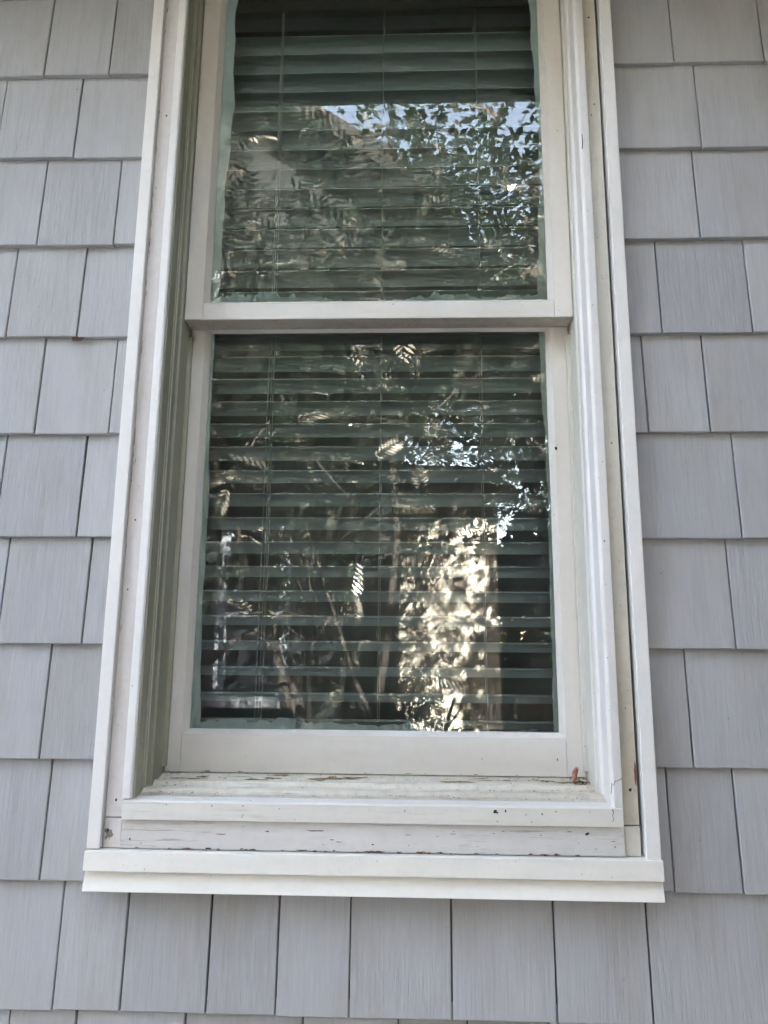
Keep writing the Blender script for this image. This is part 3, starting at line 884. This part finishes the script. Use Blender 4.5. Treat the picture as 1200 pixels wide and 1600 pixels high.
def tree(name, label, base, stems, height, spread, nleaf, tpl, leaf_mat, bark_mat, seed, cat='tree', trunk_r=0.06, low=0.35, clump=0.35, group=None, levels=3, spray=0.22):
    rr = random.Random(seed); g = np.random.default_rng(seed)
    root = empty(name, base); setp(root, label, cat, group)
    V, F = [], []
    tips = []
    base = Vector(base)
    def grow(p, d, length, r, lev):
        pts, rad = [p.copy()], [r]
        n = 5
        q = p.copy(); dd = d.copy()
        for i in range(n):
            dd = (dd + Vector((rr.gauss(0, .13), rr.gauss(0, .13), rr.gauss(0.03, .10)))).normalized()
            q = q + dd*length/n
            pts.append(q.copy()); rad.append(max(r*(1-0.55*(i+1)/n), 0.003))
            if lev >= 2 or (lev >= 1 and i >= 2): tips.append((q.copy(), dd.copy()))
        tube_into(V, F, pts, rad, 7 if lev < 2 else 4)
        if lev < levels:
            for _ in range(rr.randint(3, 4)):
                k = rr.randint(2, n)
                a = rr.random()*6.28
                side = Vector((math.cos(a), math.sin(a), 0.15 + 0.5*rr.random()))
                nd = (dd*0.55 + side*0.8).normalized()
                grow(pts[k], nd, length*rr.uniform(.5, .72), rad[k]*0.62, lev+1)
    for s in range(stems):
        a = 2*math.pi*s/max(stems, 1) + rr.random()
        lean = spread/height*0.55*(1 if stems > 1 else 0.15)
        d = Vector((math.cos(a)*lean, math.sin(a)*lean, 1)).normalized()
        grow(base + Vector((math.cos(a), math.sin(a), 0))*trunk_r*1.4*(stems > 1) - Vector((0, 0, .08)), d, height*0.55, trunk_r*rr.uniform(.75, 1.1), 0)
    link('trunk', np_mesh(V, F, True), bark_mat, root)
    tips = [t for t in tips if t[0].z > base.z + height*low]
    idx = g.integers(0, len(tips), nleaf)
    P = np.array([tips[i][0] for i in idx]) + g.normal(0, spray, (nleaf, 3))
    D = np.array([tips[i][1] for i in idx])*0.4 + g.normal(0, 0.7, (nleaf, 3)); D[:, 2] = D[:, 2]*0.5 - 0.12
    PV, PF = scatter(tpl, P, D, g.uniform(0.7, 1.25, nleaf), g.normal(0, 0.5, nleaf))
    link('crown', np_mesh(PV, PF), leaf_mat, root)
    return root

MAT['bark'] = plain('grey_brown_bark', (0.062, 0.055, 0.050), 0.9, 0.4, 18, 0.15, 0.006)
MAT['fern'] = leaf_material('feathery_leaves', (0.018, 0.030, 0.019), (0.045, 0.056, 0.037), 0.24, 0.30, (0.50, 0.45, 0.39), 0.8)
MAT['dark_leaf'] = leaf_material('dark_glossy_leaves', (0.018, 0.030, 0.014), (0.045, 0.060, 0.028), 0.38, 0.25)
MAT['mid_leaf'] = leaf_material('mid_green_leaves', (0.020, 0.034, 0.018), (0.048, 0.062, 0.034), 0.42, 0.3)

MAT['glossy_leaf'] = leaf_material('glossy_dark_leaves', (0.014, 0.024, 0.013), (0.040, 0.052, 0.030), 0.22, 0.2, (0.40, 0.33, 0.27), 0.45)
FR = frond_template()
LF = leaf_template()
LB = leaf_template(0.13, 0.075)
tree('feathery_tree', 'slender many stemmed tree with feathery sunlit leaves, mirrored in the panes', (0.10, -3.35, 0.0), 3, 5.6, 2.2, 3000, FR, MAT['fern'], MAT['bark'], 5, trunk_r=0.042, low=0.30, spray=0.26)
tree('feathery_sapling', 'low feathery sapling whose leaves cross the sunlit cream wall mirrored in the lower pane', (0.45, -4.7, 0.0), 2, 2.6, 1.2, 120, FR, MAT['fern'], MAT['bark'], 19, trunk_r=0.022, low=0.32, spray=0.16, levels=2)
tree('slender_tree', 'slender dark tree before the gable, mirrored at the left of the upper pane', (-1.2, -4.2, 0.0), 1, 6.4, 1.6, 9000, leaf_template(.10, .05), MAT['glossy_leaf'], MAT['bark'], 17, trunk_r=0.07, low=0.44, spray=0.34)
tree('broad_tree', 'broad tree against the sky, mirrored in the right of the upper pane', (2.1, -7.6, 0.0), 1, 9.0, 4.0, 13000, LB, MAT['mid_leaf'], MAT['bark'], 8, trunk_r=0.16, low=0.22, spray=0.40)
tree('dark_tree', 'dark leafy tree behind the cream wing, mirrored low in the lower pane', (3.0, -11.5, 0.0), 1, 8.5, 4.5, 26000, LB, MAT['dark_leaf'], MAT['bark'], 9, trunk_r=0.18, low=0.06, spray=0.6)
def shrub(label, x, y, rx, rz, nleaf, mat, seed, tpl=LF, flowers=0, name='shrub', cat='shrub', group='shrubs in front of the neighbouring house'):
    g = np.random.default_rng(seed)
    root = empty(name, (x, y, 0)); setp(root, label, cat, group)
    V, F = [], []
    for i in range(9):
        a = g.uniform(0, 6.28); r = rx*g.uniform(.2, .7)
        tube_into(V, F, [(x, y, -.06), (x+r*.4*math.cos(a), y+r*.4*math.sin(a), rz*.45), (x+r*math.cos(a), y+r*math.sin(a), rz*g.uniform(.75, .95))], [.014, .009, .003], 5)
    link('stem', np_mesh(V, F, True), MAT['bark'], root)
    cl = g.normal(0, 1, (26, 3)); cl /= np.linalg.norm(cl, axis=1, keepdims=True); cl *= g.uniform(.35, .95, (26, 1))
    c = cl[g.integers(0, 26, nleaf)] + g.normal(0, .16, (nleaf, 3))
    P = np.stack([x + c[:, 0]*rx, y + c[:, 1]*rx, np.maximum(rz*(.52 + .48*c[:, 2]), .03)], 1)
    D = c + g.normal(0, .6, (nleaf, 3))
    PV, PF = scatter(tpl, P, D, g.uniform(.7, 1.3, nleaf), g.normal(0, .8, nleaf))
    link('foliage', np_mesh(PV, PF), mat, root)
    if flowers:
        P = P[g.integers(0, nleaf, flowers)] + np.array([0, .08, .02])
        P = np.repeat(P, 7, 0) + g.normal(0, .025, (flowers*7, 3))
        PV, PF = scatter(leaf_template(.05, .04), P, g.normal(0, 1, (len(P), 3)), g.uniform(.8, 1.2, len(P)), g.normal(0, 1, len(P)))
        link('blossom', np_mesh(PV, PF), leaf_material('red_petals', (0.45, 0.03, 0.05), (0.55, 0.08, 0.10), .5, .3), root)
shrub('shrub with a few red blossoms, mirrored at the right edge of the lower pane', 1.95, -4.9, 0.55, 1.9, 5200, MAT['dark_leaf'], 21, flowers=26)
shrub('dark shrub right of the red blossoms, mirrored in the lower pane', 2.9, -4.6, 0.6, 1.5, 4200, MAT['mid_leaf'], 22)
shrub('low shrub under the dark gable wall, mirrored at the bottom left of the lower pane', -1.2, -4.3, 0.5, 0.75, 3200, MAT['mid_leaf'], 23)
shrub('low dark shrub beside the tree stems, mirrored at the bottom of the lower pane', 0.72, -5.6, 0.55, 1.22, 4200, MAT['dark_leaf'], 24)

for i, (x, y, hh, lab) in enumerate(((2.2, -0.95, 4.7, 'nearest added tall evergreen right of the window, against the shingled house'), (3.3, -2.5, 7.8, 'middle added tall evergreen of the three right of the window'), (3.9, -4.3, 7.8, 'farthest added tall evergreen of the three right of the window'))):  # unseen evergreens added to cut sky light from the right
    shrub(lab, x, y, 0.95, hh, int(3000*hh), MAT['dark_leaf'], 40+i, LB, name='evergreen', cat='evergreen', group='added tall evergreens right of the window, screening the sky')
# clipped hedge that closes the yard beyond the cream wing
g = np.random.default_rng(77)
hd = empty('hedge', (3.4, -7.6, 0)); setp(hd, 'tall dark hedge beyond the cream wing, mirrored at the right of the lower pane', 'hedge')
n = 30000
P = np.stack([g.uniform(1.5, 6.5, n), -7.6 + g.normal(0, 0.28, n), g.uniform(0.0, 1.0, n)**0.8*3.3], 1)
P[:, 2] *= 1 + 0.10*np.sin(P[:, 0]*3.1) + 0.06*np.sin(P[:, 0]*7.7)
PV, PF = scatter(LB, P, g.normal(0, 1, (n, 3)) + np.array([0, .8, .3]), g.uniform(.7, 1.3, n), g.normal(0, .8, n))
link('foliage', np_mesh(PV, PF), MAT['dark_leaf'], hd)
V, F = [], []
for i in range(12):
    x = 1.7 + i*0.41
    tube_into(V, F, [(x, -7.6, -.06), (x + g.normal(0, .08), -7.6, 1.4), (x + g.normal(0, .15), -7.6, 2.9)], [.035, .025, .008], 6)
link('stem', np_mesh(V, F, True), MAT['bark'], hd)

for i, (x, y, h, lab) in enumerate(((-8.5, -1.3, 4.0, 'nearest added bushy tree left of the shingled house'), (-8.0, -4.4, 4.2, 'middle added bushy tree of the three left of the yard'), (-6.6, -8.0, 6.0, 'farthest added bushy tree of the three left of the yard'))):  # unseen trees added to block low sky light from the left
    shrub(lab, x, y, 2.0, h, 12000, MAT['dark_leaf'], 60+i, leaf_template(.22, .13), name='sky_screen_tree', cat='tree', group='added bushy trees left of the yard, screening low sky')

# tall shade trees on the far side of the shingled house: the yard lies in their dappled shade
BIG = leaf_template(.34, .22)
for x, y, h, n, sd_, lab in ((-1.0, 7.4, 16.5, 6500, 31, 'tall shade tree behind the left end of the shingled house'), (10.0, 7.8, 15.5, 6000, 33, 'tall shade tree behind the right end of the shingled house')):
    tree('shade_tree', lab, (x, y, 0.0), 1, h, 8.0, n, BIG, MAT['mid_leaf'], MAT['bark'], sd_, trunk_r=0.28, low=0.40, spray=0.55, group='shade trees behind the house')
